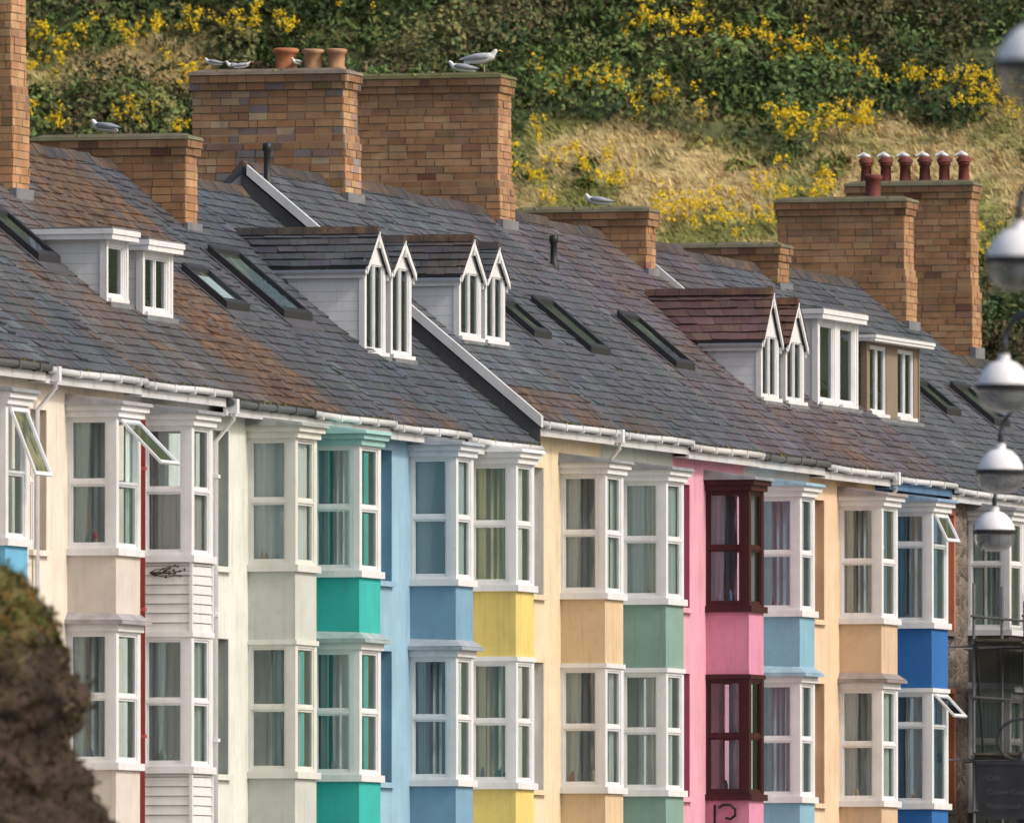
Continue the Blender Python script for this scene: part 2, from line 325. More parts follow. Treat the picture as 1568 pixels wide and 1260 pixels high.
def make_house(h):
    e=empty('terraced_house'); bL,bR=h['b']; ze=10.55+h['dz']; u0,u1=h['bay']; wc=h['wall']; wm=h['wmat']
    mb=MB()
    wl,wr=(u0-1.0-.72,u0-1.0) if h['odd'] else (u1+.8,u1+1.5)
    ops=[]
    for s in SILL:
        ops.append((u0+.06,u1-.06,s,s+WH)); ops.append((wl,wr,s-.06,s+WH+.06))
    wallgrid(mb,bL+.001,bR-.001,WALL-.24,WALL,0,ze-.02,ops,wm,wc)
    for s in SILL:
        rc=h['reveal']
        mb.box(wr-.006,wr+.002-.004,WALL-.23,WALL+.004,s-.05,s+WH+.05,'render_paint',rc)
        mb.box(wl-.06,wr+.06,WALL-.2,WALL+.07,s-.14,s-.06,'render_paint',vary(h['sillw'],.03,0))
        glazed(mb,'v',WALL-.17,1,wl,wr-.007,s-.06,s+WH+.06,h['frame'],trans=(.5,))
        mb.box(wr,wr+.09,WALL,WALL+.012,s-.06,s+WH+.06,'render_paint',h['surr'])
        mb.box(wl-.05,wr+.09,WALL,WALL+.013,s+WH+.06,s+WH+.15,'render_paint',h['surr'])
    mb.box(bL+.001,bR-.001,-9.9,-9.7,0,ze-.02,'render_paint',(.5,.48,.44))
    for a in (bL+.001,bR-.121):
        mb.box(a,a+.12,-9.7,WALL-.24,0,ze-.1,'room_interior',(.4,.38,.35))
        zr=ze+K*(VE-h['vr'])-.1
        mb.hexa([(a,2*h['vr']+.72+.3,ze-.1),(a+.12,2*h['vr']+.72+.3,ze-.1),(a+.12,WALL-.1,ze-.1),(a,WALL-.1,ze-.1),(a,h['vr']-.02,zr),(a+.12,h['vr']-.02,zr),(a+.12,h['vr'],zr),(a,h['vr'],zr)],'render_paint',(.45,.43,.4))
    for s in SILL:
        mb.box(bL+.13,bR-.13,-4.2,WALL-.25,s-.75,s-.6,'room_interior',(.2,.17,.14))
        mb.box(bL+.13,bR-.13,-4.35,-4.2,s-.7,s+2.2,'room_interior',vary(random.choice([(.45,.44,.42),(.38,.42,.45),(.45,.42,.36)]),.1))
    mb.build('walls',e)
    make_bay(h,e)
    rb=MB(); zr=ze+K*(VE-h['vr']); g=.012
    A=(bL,VE,ze);B=(bR,VE,ze);C_=(bR,h['vr'],zr);D=(bL,h['vr'],zr)
    slates(rb,A,B,C_,D,.205,.30,h['slate'],h['lich'])
    rb.hexa([(bL,VE,ze-.12),(bR,VE,ze-.12),(bR,h['vr'],zr-.14),(bL,h['vr'],zr-.14),(bL,VE,ze-.004),(bR,VE,ze-.004),(bR,h['vr'],zr-.004),(bL,h['vr'],zr-.004)],'slate',(.05,.05,.05,0))
    vb=2*h['vr']-VE
    rb.hexa([(bL,h['vr'],zr-.14),(bR,h['vr'],zr-.14),(bR,vb,ze-.12),(bL,vb,ze-.12),(bL,h['vr'],zr),(bR,h['vr'],zr),(bR,vb,ze),(bL,vb,ze)],'slate',(*h['slate'],.2))
    u=bL; vr=h['vr']; rt=h['ridge']
    while u<bR-.05:
        a,b_=u+.004,min(bR,u+.45)-.004; c=vary(rt,.15); c=(*c,.4); j=U(-.006,.01)
        rb.face([(a,vr+.16,zr-.10+j),(b_,vr+.16,zr-.10+j),(b_,vr+.02,zr+.07+j),(a,vr+.02,zr+.07+j)],'slate',c)
        rb.face([(a,vr-.02,zr+.07+j),(b_,vr-.02,zr+.07+j),(b_,vr-.16,zr-.10+j),(a,vr-.16,zr-.10+j)],'slate',c)
        rb.face([(a,vr+.02,zr+.07+j),(b_,vr+.02,zr+.07+j),(b_,vr-.02,zr+.07+j),(a,vr-.02,zr+.07+j)],'slate',c)
        rb.face([(a,vr+.16,zr-.10+j),(a,vr+.02,zr+.07+j),(a,vr-.02,zr+.07+j),(a,vr-.16,zr-.10+j)],'slate',c)
        u+=.45
    if h['verge']==1:
        rb.hexa([(bL-.05,VE+.02,ze-.42),(bL-.004,VE+.02,ze-.42),(bL-.004,vr,zr-.42),(bL-.05,vr,zr-.42),(bL-.05,VE+.02,ze-.12),(bL-.004,VE+.02,ze-.12),(bL-.004,vr,zr-.12),(bL-.05,vr,zr-.12)],'slate',(.07,.07,.075,0))
        rb.hexa([(bL-.08,VE+.05,ze-.13),(bL+.03,VE+.05,ze-.13),(bL+.03,vr+.1,zr-.16),(bL-.08,vr+.1,zr-.16),(bL-.08,VE+.05,ze+.045),(bL+.03,VE+.05,ze+.045),(bL+.03,vr+.1,zr+.0),(bL-.08,vr+.1,zr+.0)],'frame_paint',(.66,.67,.68))
    else:
        rb.hexa([(bL-.05,VE,ze+.002),(bL+.05,VE,ze+.002),(bL+.05,vr,zr+.002),(bL-.05,vr,zr+.002),(bL-.03,VE,ze+.035),(bL+.03,VE,ze+.035),(bL+.03,vr,zr+.035),(bL-.03,vr,zr+.035)],'lead',(.11,.11,.115))
        if h['verge']==2:
            z1_=ze+K*(VE+3.5)
            rb.hexa([(bL-.08,-3.5,z1_+.0),(bL+.03,-3.5,z1_+.0),(bL+.03,vr+.1,zr-.08),(bL-.08,vr+.1,zr-.08),(bL-.08,-3.5,z1_+.16),(bL+.03,-3.5,z1_+.16),(bL+.03,vr+.1,zr+.08),(bL-.08,vr+.1,zr+.08)],'frame_paint',(.6,.62,.64))
    rb.build('roof',e)
    gb=MB(); gc=h['gut']
    gb.box(bL+.002,bR-.002,-.50,-.455,ze-.25,ze-.125,'frame_paint',h['fasc'])
    gb.box(bL+.002,bR-.002,WALL,-.50,ze-.23,ze-.215,'frame_paint',h['fasc'])
    sg=U(-.012,.012); gb.tube([(bL+.003,-.395,ze-.065+sg),(bL+1.4,-.395,ze-.08),(bR-1.4,-.395,ze-.07-sg),(bR-.003,-.395,ze-.07)],.050,'frame_paint',gc,10)
    u=bL+.3
    while u<bR: gb.box(u,u+.04,-.455,-.335,ze-.14,ze-.03,'frame_paint',gc); u+=.95
    for i in range(5):   # moss sitting in the gutter
        x=U(bL+.2,bR-.2); r=U(.02,.05); gb.lathe(x,-.41,[(r,ze-.05),(r*.8,ze-.01),(.003,ze+.005+r*.5)],'foliage',vary((.10,.10,.03),.3),6)
    for (pu,pc) in h['pipes']:
        if sum(pc)>1.9:
            gb.box(pu-.06,pu+.06,-.46,-.32,ze-.22,ze-.01,'frame_paint',pc)
            gb.tube([(pu,-.39,ze-.17),(pu,-.39,ze-.30),(pu-.02,WALL+.07,ze-.62),(pu-.02,WALL+.07,.3)],.036,'frame_paint',pc,8)
        else: gb.tube([(pu-.02,WALL+.07,10.2),(pu-.02,WALL+.07,.3)],.045,'frame_paint',pc,8)
        for z in (9.4,7.4,5.6,3.8): gb.box(pu-.08,pu+.04,WALL,WALL+.12,z,z+.05,'frame_paint',pc)
    gb.build('guttering',e)
    h['e']=e; h['ze']=ze
    return h

def mute(c,k=.12,l=1.0):
    g=.3*c[0]+.59*c[1]+.11*c[2]; return tuple((x*(1-k)+g*k)*l for x in c)
def H(b,bay,wall,panel,dz=0,odd=True,frame=WHITE,reveal=None,mid=True,midc=None,ledgec=LEAD,siding=False,open={},slate=(.115,.12,.13),lich=.2,gut=(.64,.65,.66),
      curt=('net','net','net'),curtc=None,leadtop=True,capc=None,surr=None,pipes=(),verge=0,ridge=(.05,.05,.05),vr=VR,wmat='render_paint',trans=None,mul=(),sillw=None,fasc=(.60,.61,.62),sillc=None):
    slate=tuple(x*f for x,f in zip(slate,(.70,.745,.785))); wall=mute(wall); panel=mute(panel)
    return dict(b=b,bay=bay,wall=wall,panel=panel,dz=dz,odd=odd,frame=frame,reveal=reveal or wall,mid=mid,midc=midc or frame,ledgec=ledgec,siding=siding,open=open,slate=slate,
      lich=lich,gut=gut,curt=curt,curtc=curtc or [(.5,.52,.5)]*3,leadtop=leadtop,capc=capc or frame,surr=surr or wall,pipes=pipes,verge=verge,ridge=ridge,vr=vr,wmat=wmat,trans=trans or [(.5,)]*3,mul=mul,sillw=sillw or wall,fasc=fasc,sillc=sillc or frame)
G=(.42,.46,.46); CR=(.54,.57,.55)
CREAM=(.74,.66,.55)
houses=[
 H((-17.8,-13.6),(-15.9,-14.85),(.6,.62,.6),(.5,.3,.3),.18),
 H((-13.6,-9.4),(-12.2,-11.15),(.5,.6,.5),(.7,.7,.5),.18,odd=False),
 H((-9.4,-5.1),(-7.25,-6.2),(.72,.66,.55),(.75,.5,.3),.18),
 H((-5.1,-.4),(-3.65,-2.63),(.7,.64,.56),(.12,.42,.66),.18,odd=False,mid=False,open={2:(.38,1.0)},curt=('net','sides','gap'),slate=(.12,.125,.135),gut=(.1,.1,.1)),
 H((-.4,4.1),(1.44,2.59),CREAM,(.62,.56,.49),.15,reveal=(.6,.5,.38),open={2:(.78,.86)},curt=('net','gap','sides'),curtc=[G,G,(.42,.47,.45)],ledgec=(.34,.33,.34),lich=.3,pipes=((-.15,WHITE),)),
 H((4.1,8.2),(5.03,6.04),(.72,.72,.7),(.7,.71,.7),.12,odd=False,mid=False,siding=True,curt=('net','sides','half'),curtc=[G,G,(.36,.35,.34)],lich=.38,slate=(.135,.13,.13),pipes=((4.78,(.38,.06,.05)),)),
 H((8.2,12.4),(10.15,11.24),(.66,.69,.62),(.52,.55,.50),.0,frame=(.68,.69,.64),reveal=(.32,.36,.33),mid=False,gut=(.10,.11,.12),ledgec=(.3,.33,.31),curt=('full','right','full'),curtc=[CR,G,CR],lich=lambda a,t:.3+.75*max(0,1-abs(a-.9)/.6)*(1 if t<.75 else .6),slate=(.12,.11,.105),pipes=((8.35,WHITE),)),
 H((12.4,16.6),(13.42,14.53),(.05,.42,.37),(.0,.44,.41),-.02,odd=False,capc=(.30,.52,.50),ledgec=(.34,.43,.43),leadtop=False,curt=('net','gap','gap'),curtc=[G,(.44,.5,.5),(.48,.54,.54)],lich=lambda a,t:.15+.8*max(0,1-abs(a-.05)/.5)+(.6 if t>.66 and a<.8 else 0),slate=(.11,.11,.115),pipes=((13.12,(.10,.55,.52)),)),
 H((16.6,20.6),(18.51,19.45),(.26,.46,.61),(.17,.34,.49),-.06,reveal=(.12,.28,.42),curt=('net','gap','blind'),curtc=[G,G,(.38,.43,.44)],ledgec=(.34,.38,.43),lich=lambda a,t:.15+.3*max(0,1-t/.15),slate=(.105,.112,.125),capc=(.66,.7,.75)),
 H((20.6,24.55),(21.77,22.78),(.72,.72,.68),(.72,.57,.13),-.13,odd=False,mid=False,leadtop=False,curt=('net','gap','gap'),curtc=[G,(.5,.48,.34),(.54,.5,.26)],lich=.05,slate=(.10,.108,.12)),
 H((24.55,29.1),(26.79,27.84),(.74,.60,.39),(.66,.48,.28),.26,reveal=(.72,.71,.68),verge=1,mid=False,curt=('net','sides','sides'),curtc=[G,(.5,.5,.5),(.5,.5,.5)],lich=lambda a,t:.1+(.4 if t<.12 else 0),slate=(.125,.13,.14),pipes=((29.0,WHITE),)),
 H((29.1,33.3),(30.31,31.36),(.5,.55,.5),(.20,.34,.29),.25,odd=False,mid=False,curt=('net','right','full'),curtc=[G,CR,(.42,.46,.46)],lich=lambda a,t:.12+.35*max(0,1-t/.2),slate=(.115,.12,.13)),
 H((33.3,37.6),(35.28,36.18),(.75,.34,.44),(.66,.25,.38),.19,frame=(.05,.012,.016),reveal=(.52,.11,.22),mid=False,curt=('net','right','sides'),curtc=[G,(.3,.3,.32),(.25,.28,.3)],lich=.15,slate=(.12,.12,.13),gut=(.62,.61,.59)),
 H((37.6,41.7),(38.41,39.34),(.6,.62,.62),(.20,.42,.55),.18,odd=False,mid=True,ledgec=(.3,.45,.55),curt=('net','gap','gap'),curtc=[G,(.3,.42,.46),(.3,.42,.47)],lich=.25,slate=(.150,.13,.14),gut=(.12,.12,.12)),
 H((41.7,45.9),(43.59,44.64),(.76,.54,.34),(.62,.44,.28),.13,reveal=(.60,.37,.21),curt=('net','sides','gap'),curtc=[G,CR,CR],ledgec=(.28,.24,.24),lich=.35,slate=(.155,.125,.13),pipes=((46.0,WHITE),)),
 H((45.9,50.0),(46.87,47.96),(.10,.2,.32),(.01,.14,.43),.08,odd=False,mid=False,open={2:(.45,.5),1:(.75,.5)},curt=('net','right','gap'),curtc=[G,(.10,.28,.42),(.18,.30,.38)],lich=.3,slate=(.14,.12,.13),fasc=(.1,.2,.35),trans=[(.7,)]*3,ledgec=(.2,.3,.42),verge=2),
 H((50,54.2),(52.1,53.1),(.16,.13,.11),(.13,.11,.09),.0,reveal=(.55,.18,.09),surr=(.5,.19,.10),wmat='stone_wall',curt=('net','net','gap'),lich=.15,slate=(.11,.115,.125),trans=[(.6,)]*3),
 H((54.2,58.4),(55.4,56.4),(.14,.11,.09),(.15,.12,.1),.0,odd=False,wmat='stone_wall',lich=.1),
 H((58.4,62.6),(60.5,61.5),(.3,.12,.07),(.6,.6,.6),.0,lich=.1),
 H((62.6,66.8),(63.9,64.9),(.4,.38,.3),(.5,.3,.1),-.25,odd=False,vr=-4.0),
 H((66.8,71.0),(68.9,69.9),(.5,.5,.5),(.2,.3,.5),-.25,vr=-4.0),
]
for h in houses: make_house(h)
def hat(u):
    for h in houses:
        if h['b'][0]<=u<h['b'][1]: return h
    return houses[-1]
def rz(u,v): return hat(u)['ze']+K*(VE-v)

# ------------------------------------------------------------------ chimneys
PAL=[(.45,.245,.12),(.42,.22,.105),(.47,.275,.145),(.39,.21,.11),(.44,.26,.14),(.35,.20,.12),(.49,.30,.16),(.44,.24,.12)]
PALG=PAL+[(.27,.24,.22),(.34,.22,.17),(.48,.35,.22),(.27,.22,.20)]
def bricks_ring(mb,u0,u1,v0,v1,z,hh,row,pal,dark,L=.31):
    off=(L/2 if row%2 else 0)+U(-.03,.03)
    for face in range(4):
        a0,a1=(v0,v1) if face%2==0 else (u0,u1)
        x=a0-off
        while x<a1-.01:
            LL=L*random.choice((1,1,1,.5,1)) if R()<.5 else L
            s=max(a0,x)+ (.005 if x>a0 else 0); t=min(a1,x+LL)-.006; x+=LL
            if t-s<.03: continue
            p=U(-.005,.010); c=vary(random.choice(pal),.08,.012)
            if R()<.035: c=tuple(q*U(.5,.75) for q in c)
            c=tuple(q*dark for q in c); dz=U(-.003,.003)
            d=.05
            if face==0: mb.box(u0-p,u0+d,s,t,z+dz,z+hh+dz,'brick',c)
            elif face==2: mb.box(u1-d,u1+p,s,t,z+dz,z+hh+dz,'brick',c)
            elif face==1: mb.box(s,t,v1-d,v1+p,z+dz+.0007,z+hh+dz-.0007,'brick',c)
            else: mb.box(s,t,v0-p,v0+d,z+dz+.0007,z+hh+dz-.0007,'brick',c)
def chimney(u0,du,vf,vb,zb,zt,step=None,pal=PAL,pots=(),cap=(.17,.16,.10)):
    h=hat(u0+du/2); mb=MB(); pitch=.118; z=zb; n=int((zt-zb)/pitch); z=zt-n*pitch
    for i in range(n):
        e=0
        if step and z<step: e=.045
        if step and step<=z<step+pitch*1: e=.025
        if i>=n-2: e=.035 if i==n-2 else .06
        a,b,c,d=u0-e,u0+du+e,vb-e,vf+e
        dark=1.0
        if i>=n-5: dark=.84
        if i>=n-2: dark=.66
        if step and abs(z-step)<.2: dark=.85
        mb.box(a+.012,b-.012,c+.012,d-.012,z-.001,z+pitch-.0015,'mortar',(.36,.29,.2))
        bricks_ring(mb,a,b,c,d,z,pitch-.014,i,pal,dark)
        z+=pitch
    mb.hexa([(u0-.08,vb-.08,zt),(u0+du+.08,vb-.08,zt),(u0+du+.08,vf+.08,zt),(u0-.08,vf+.08,zt),(u0-.06,vb-.06,zt+.05),(u0+du+.06,vb-.06,zt+.05),(u0+du+.06,vf+.06,zt+.05),(u0-.06,vf+.06,zt+.05)],'mortar',cap)
    mb.hexa([(u0-.03,vb-.03,zt+.05),(u0+du+.03,vb-.03,zt+.05),(u0+du+.03,vf+.03,zt+.05),(u0-.03,vf+.03,zt+.05),(u0+.12,vb+.1,zt+.10),(u0+du-.12,vb+.1,zt+.10),(u0+du-.12,vf-.1,zt+.10),(u0+.12,vf-.1,zt+.10)],'mortar',tuple(x*.8 for x in cap))
    for i in range(30):
        x=U(u0-.05,u0+du+.05); y=U(vb-.05,vf+.05); r=U(.02,.05)
        mb.lathe(x,y,[(r,zt+.03),(r*.8,zt+.06+r*.3),(.002,zt+.07+r*.6)],'foliage',vary((.16,.15,.05),.3),6)
    zf=rz(u0,vf)
    mb.box(u0-.06,u0+du+.06,vf+.003,vf+.06+(.045 if step else 0),zf-.15,zf+.08,'lead',(.2,.205,.22))
    for (pu,pv_,r,hh,c,kind) in pots:
        z0=zt+.07
        if kind=='pot': mb.lathe(pu,pv_,[(r*.9,z0),(r*.95,z0+.04),(r*.82,z0+.06),(r*.86,z0+hh*.75),(r*1.02,z0+hh*.8),(r*1.05,z0+hh*.95),(r*.8,z0+hh),(r*.7,z0+hh-.03)],'terracotta',c,16)
        else:
            mb.lathe(pu,pv_,[(r*1.0,z0),(r*.8,z0+.05),(r*.72,z0+hh*.6),(r*.9,z0+hh*.62),(r*.9,z0+hh*.7)],'terracotta',c,12)
            mb.lathe(pu,pv_,[(r*1.05,z0+hh*.72),(r*1.1,z0+hh*.8),(r*.7,z0+hh*.92),(.02,z0+hh*.95)],'terracotta',c,12)
            mb.tube([(pu,pv_-.16,z0+hh*.95),(pu,pv_-.05,z0+hh*1.02),(pu,pv_+.07,z0+hh*.93)],[.02,.055,.03],'frame_paint',(.7,.7,.72),8)
    mb.build('chimney_stack',h['e'])
TER=(.46,.18,.08); DR=(.16,.045,.035)
chimney(9.4,.72,-4.1,-6.5,13.0,19.2,14.96)
chimney(17.78,.64,-4.03,-6.4,12.9,14.82)
chimney(28.79,.80,-4.83,-7.3,13.4,16.42,15.28,PALG,pots=[(29.15,-5.88,.20,.36,TER,'pot'),(29.15,-5.43,.17,.34,(.42,.24,.13),'pot'),(29.15,-5.05,.16,.34,(.40,.22,.12),'pot')],cap=(.22,.18,.14))
chimney(37.92,.79,-4.93,-7.4,13.4,16.85,15.08,cap=(.14,.14,.06))
chimney(44.98,.58,-4.4,-6.7,13.0,15.0)
chimney(54.75,.70,-4.77,-6.94,13.2,14.85)
chimney(61.52,.67,-4.3,-6.6,12.9,15.95,14.6,pots=[(61.85,-4.95,.16,.42,DR,'pot')])
chimney(66.0,.55,-4.25,-6.5,12.0,16.45,14.5,pots=[(66.3,-4.45-.36*i,.13,.50,vary(DR,.2),'cowl') for i in range(6)])
mb=MB()
for i in range(90):
    a=U(0,6.28); x=29.15+.16*math.cos(a)*R(); y=-6.28+.22*math.sin(a); z=16.50+U(0,.12); t=U(0,6.28)
    mb.tube([(x,y,z),(x+.12*math.cos(t),y+.12*math.sin(t),z+U(-.02,.07))],.007,'timber',vary((.10,.06,.03),.3),4)
mb.build('bird_nest')

for (u,v,hh,name) in ((24.75,-4.85,.62,'soil'),(38.3,-4.1,.5,'soil')):
    mb=MB(); z=rz(u,v); mb.lathe(u,v,[(.1,z-.1),(.09,z+.06),(.055,z+.09),(.055,z+hh-.12),(.075,z+hh-.1),(.075,z+hh),(.04,z+hh+.02)],'dark_metal',(.025,.028,.03),12); mb.build('vent_pipe',hat(u)['e'])

# ------------------------------------------------------------------ dormers
def gdormer(uL,uR,vf,zE,zA,tint,lich,ridge=(.05,.05,.05)):
    h=hat((uL+uR)/2); ze=h['ze']; mb=MB(); um=(uL+uR)/2; zb=ze+K*(VE-vf)
    vE=VE-(zE-ze)/K; vA=VE-(zA-ze)/K
    sc_=(.66,.68,.70)
    for u in (uL,uR): mb.face([(u,vf-.05,zb-.1),(u,vf-.05,zE),(u,vE-.1,zE),],'siding',sc_)
    for a,b_ in ((uL-.012,uL+.08),(uR-.08,uR+.012)): mb.box(a,b_,vf-.09,vf,zb-.1,zE,'frame_paint',WHITE)
    glazed(mb,'v',vf-.006,1,uL+.08,uR-.08,zb+.06,zE+.06,WHITE,muls=(.5,),trans=(),fw=.035,sw=.022)
    mb.box(uL+.08,uR-.08,vf-.08,vf-.01,zb-.1,zb+.06,'frame_paint',WHITE); mb.box(uL-.04,uR+.04,vf-.0,vf+.06,zb+.0,zb+.06,'frame_paint',WHITE)
    mb.box(uL-.05,uR+.05,vf,vf+.09,zb-.08,zb-.002,'lead',(.2,.21,.22))
    mb.box(uL+.09,uR-.09,vf-.9,vf-.8,zb,zE,'room_interior',(.12,.12,.13))
    curtain(mb,'v',vf-.16,uL+.1,uL+.1+(uR-uL)*U(.15,.35),zb+.1,zE,(.5,.52,.52))
    mb.face([(uL-.01,vf-.012,zE+.06),(uR+.01,vf-.012,zE+.06),(um,vf-.012,zA)],'frame_paint',WHITE)
    o=.07; f=vf+.07
    for s,ue in ((-1,uL-o),(1,uR+o)):
        sl=(zA-zE)/(um-uL); zo=zE-o*sl
        mb.hexa([(ue,f-.03,zo-.08),(um,f-.03,zA-.08),(um,f,zA-.08),(ue,f,zo-.08),(ue,f-.03,zo+.03),(um,f-.03,zA+.03),(um,f,zA+.03),(ue,f,zo+.03)],'frame_paint',WHITE)
        vEo=VE-(zo-ze)/K
        mb.hexa([(ue,f-.031,zo-.03),(um,f-.031,zA-.03),(um,vA-.1,zA-.03),(ue,vEo-.1,zo-.03),(ue,f-.031,zo+.035),(um,f-.031,zA+.035),(um,vA-.1,zA+.035),(ue,vEo-.1,zo+.035)],'slate',(.05,.05,.05,0))
        slates(mb,(ue,f+.01,zo+.045),(ue,vEo-.05,zo+.045),(um,vA-.05,zA+.045),(um,f+.01,zA+.045),.19,.3,tint,lich)
        mb.box(min(ue,ue-s*.03),max(ue,ue-s*.03),vEo,f-.04,zo-.13,zo-.032,'frame_paint',WHITE)
        mb.tube([(ue+s*.03,f-.02,zo-.04),(ue+s*.03,vEo+.1,zo-.04)],.035,'frame_paint',WHITE,8)
    mb.box(um-.025,um+.025,f-.04,f+.01,zA-.22,zA+.03,'frame_paint',WHITE)
    v=f
    while v>vA+.1:
        v2=max(vA,v-.4); c=(*vary(ridge,.15),.5); j=U(0,.01)
        mb.hexa([(um-.1,v2+.004,zA+.0),(um+.1,v2+.004,zA+.0),(um+.1,v-.004,zA+.0),(um-.1,v-.004,zA+.0),(um-.035,v2+.004,zA+.11+j),(um+.035,v2+.004,zA+.11+j),(um+.035,v-.004,zA+.11+j),(um-.035,v-.004,zA+.11+j)],'slate',c); v=v2
    mb.build('dormer_window',h['e'])
SLD=(.075,.08,.09)
gdormer(20.1,21.2,-1.90,13.0,13.50,SLD,.12); gdormer(21.5,22.6,-1.90,13.0,13.42,SLD,.12)
gdormer(25.4,26.6,-1.95,13.1,13.62,SLD,.40,(.05,.045,.04)); gdormer(26.85,27.95,-1.95,13.1,13.56,SLD,.40)
gdormer(42.3,43.4,-1.70,12.78,13.5,(.115,.07,.07),.3,(.08,.045,.04)); gdormer(43.85,45.0,-1.70,12.75,13.4,(.115,.07,.07),.3,(.12,.05,.04))
def fdormer(uL,uR,vf,zT,wins,side='siding',sc_=(.64,.66,.66),wall=WHITE,fas=.2,wm='frame_paint',lip=.14):
    h=hat((uL+uR)/2); ze=h['ze']; mb=MB(); zb=ze+K*(VE-vf); vT=VE-(zT-ze)/K
    for u in (uL,uR): mb.face([(u,vf-.03,zb-.1),(u,vf-.03,zT),(u,vT-.05,zT)],side,sc_)
    ops=[(a,b_,zb+.07,zT-.05) for a,b_ in wins]
    wallgrid(mb,uL-.006,uR+.006,vf-.10,vf,zb-.1,zT,ops,wm,wall)
    for a,b_ in wins:
        glazed(mb,'v',vf-.02,1,a,b_,zb+.07,zT-.05,WHITE,trans=(),muls=(.5,) if (b_-a)>1.0 else (),fw=.04,sw=.025)
        mb.box(a-.04,b_+.04,vf+.001,vf+.06,zb+.01,zb+.068,'frame_paint',WHITE)
        curtain(mb,'v',vf-.2,a,a+(b_-a)*U(.2,.5),zb+.1,zT-.1,(.5,.55,.55))
    mb.box(uL+.1,uR-.1,vf-1.0,vf-.9,zb,zT,'room_interior',(.12,.12,.13))
    for u in (uL-.02,uR-.06): mb.box(u,u+.08,vf-.001-.08,vf+.02,zb-.08,zT,'frame_paint',WHITE if wm=='frame_paint' else wall)
    mb.box(uL-lip,uR+lip,vT-.1,vf+lip,zT,zT+fas*.5,'frame_paint',WHITE); mb.box(uL-lip-.02,uR+lip+.02,vT-.1,vf+lip+.02,zT+fas*.5,zT+fas,'frame_paint',WHITE)
    mb.box(uL-lip,uR+lip,vT-.1,vf+lip,zT+fas,zT+fas+.03,'lead',(.16,.16,.17))
    mb.box(uL-.05,uR+.05,vf+.021,vf+.1,zb-.08,zb+.0,'lead',(.2,.21,.22))
    mb.build('dormer_window',h['e'])
fdormer(7.0,8.02,-1.9,12.80,[(7.12,7.92)],fas=.15)
fdormer(8.75,10.2,-1.9,12.72,[(8.9,10.05)],fas=.15)
fdormer(46.4,49.0,-1.85,13.25,[(46.6,47.55),(47.9,48.85)],side='frame_paint',sc_=(.7,.72,.72),fas=.16)
fdormer(49.6,53.1,-1.85,13.0,[(49.85,50.95),(51.7,52.8)],side='stone_wall',sc_=(.17,.14,.11),wall=(.24,.19,.14),wm='render_paint',fas=.1,lip=.22)

def rooflight(u0,u1,va,vb,lift=0,glass=(1,1,1)):
    h=hat(u0); ze=h['ze']; mb=MB(); z=lambda v:ze+K*(VE-v)
    def sb(a,b_,p,q,h0,h1,mat,col): mb.hexa([(a,q,z(q)+h0),(b_,q,z(q)+h0),(b_,p,z(p)+h0),(a,p,z(p)+h0),(a,q,z(q)+h1),(b_,q,z(q)+h1),(b_,p,z(p)+h1),(a,p,z(p)+h1)],mat,col)
    c=(.03,.03,.033); w=.08
    sb(u0-.1,u1+.1,va+.16,vb-.08,.0,.045,'lead',(.08,.08,.09))
    sb(u0,u0+w,va,vb,.05,.16,'dark_metal',c); sb(u1-w,u1,va,vb,.05,.16,'dark_metal',c)
    sb(u0+w,u1-w,va,va-w,.05,.155,'dark_metal',c); sb(u0+w,u1-w,vb+w,vb,.05,.17,'dark_metal',c)
    mb.face([(u0+w,va-w,z(va-w)+.12+lift),(u1-w,va-w,z(va-w)+.12+lift),(u1-w,vb+w,z(vb+w)+.12),(u0+w,vb+w,z(vb+w)+.12)],'window_glass',(1,1,1))
    mb.face([(u0+w,va-w,z(va-w)+.06),(u1-w,va-w,z(va-w)+.06),(u1-w,vb+w,z(vb+w)+.06),(u0+w,vb+w,z(vb+w)+.06)],'curtain',glass)
    mb.build('roof_window',h['e'])
D_=(.05,.06,.07)
for a in [(5.7,6.75,-2.5,-3.35,0,D_),(14.1,15.3,-2.25,-2.95,0,(.55,.6,.66)),(17.2,18.7,-2.3,-3.5,0,(.14,.18,.2)),(30.5,31.5,-2.2,-2.85,0,D_),(33.45,34.6,-2.1,-3.1,0,D_),(38.35,39.5,-2.05,-3.05,0,(.09,.11,.13)),(56,57,-2.1,-2.75,0,D_),(58.9,60.0,-2.0,-2.8,0,D_)]: rooflight(*a)

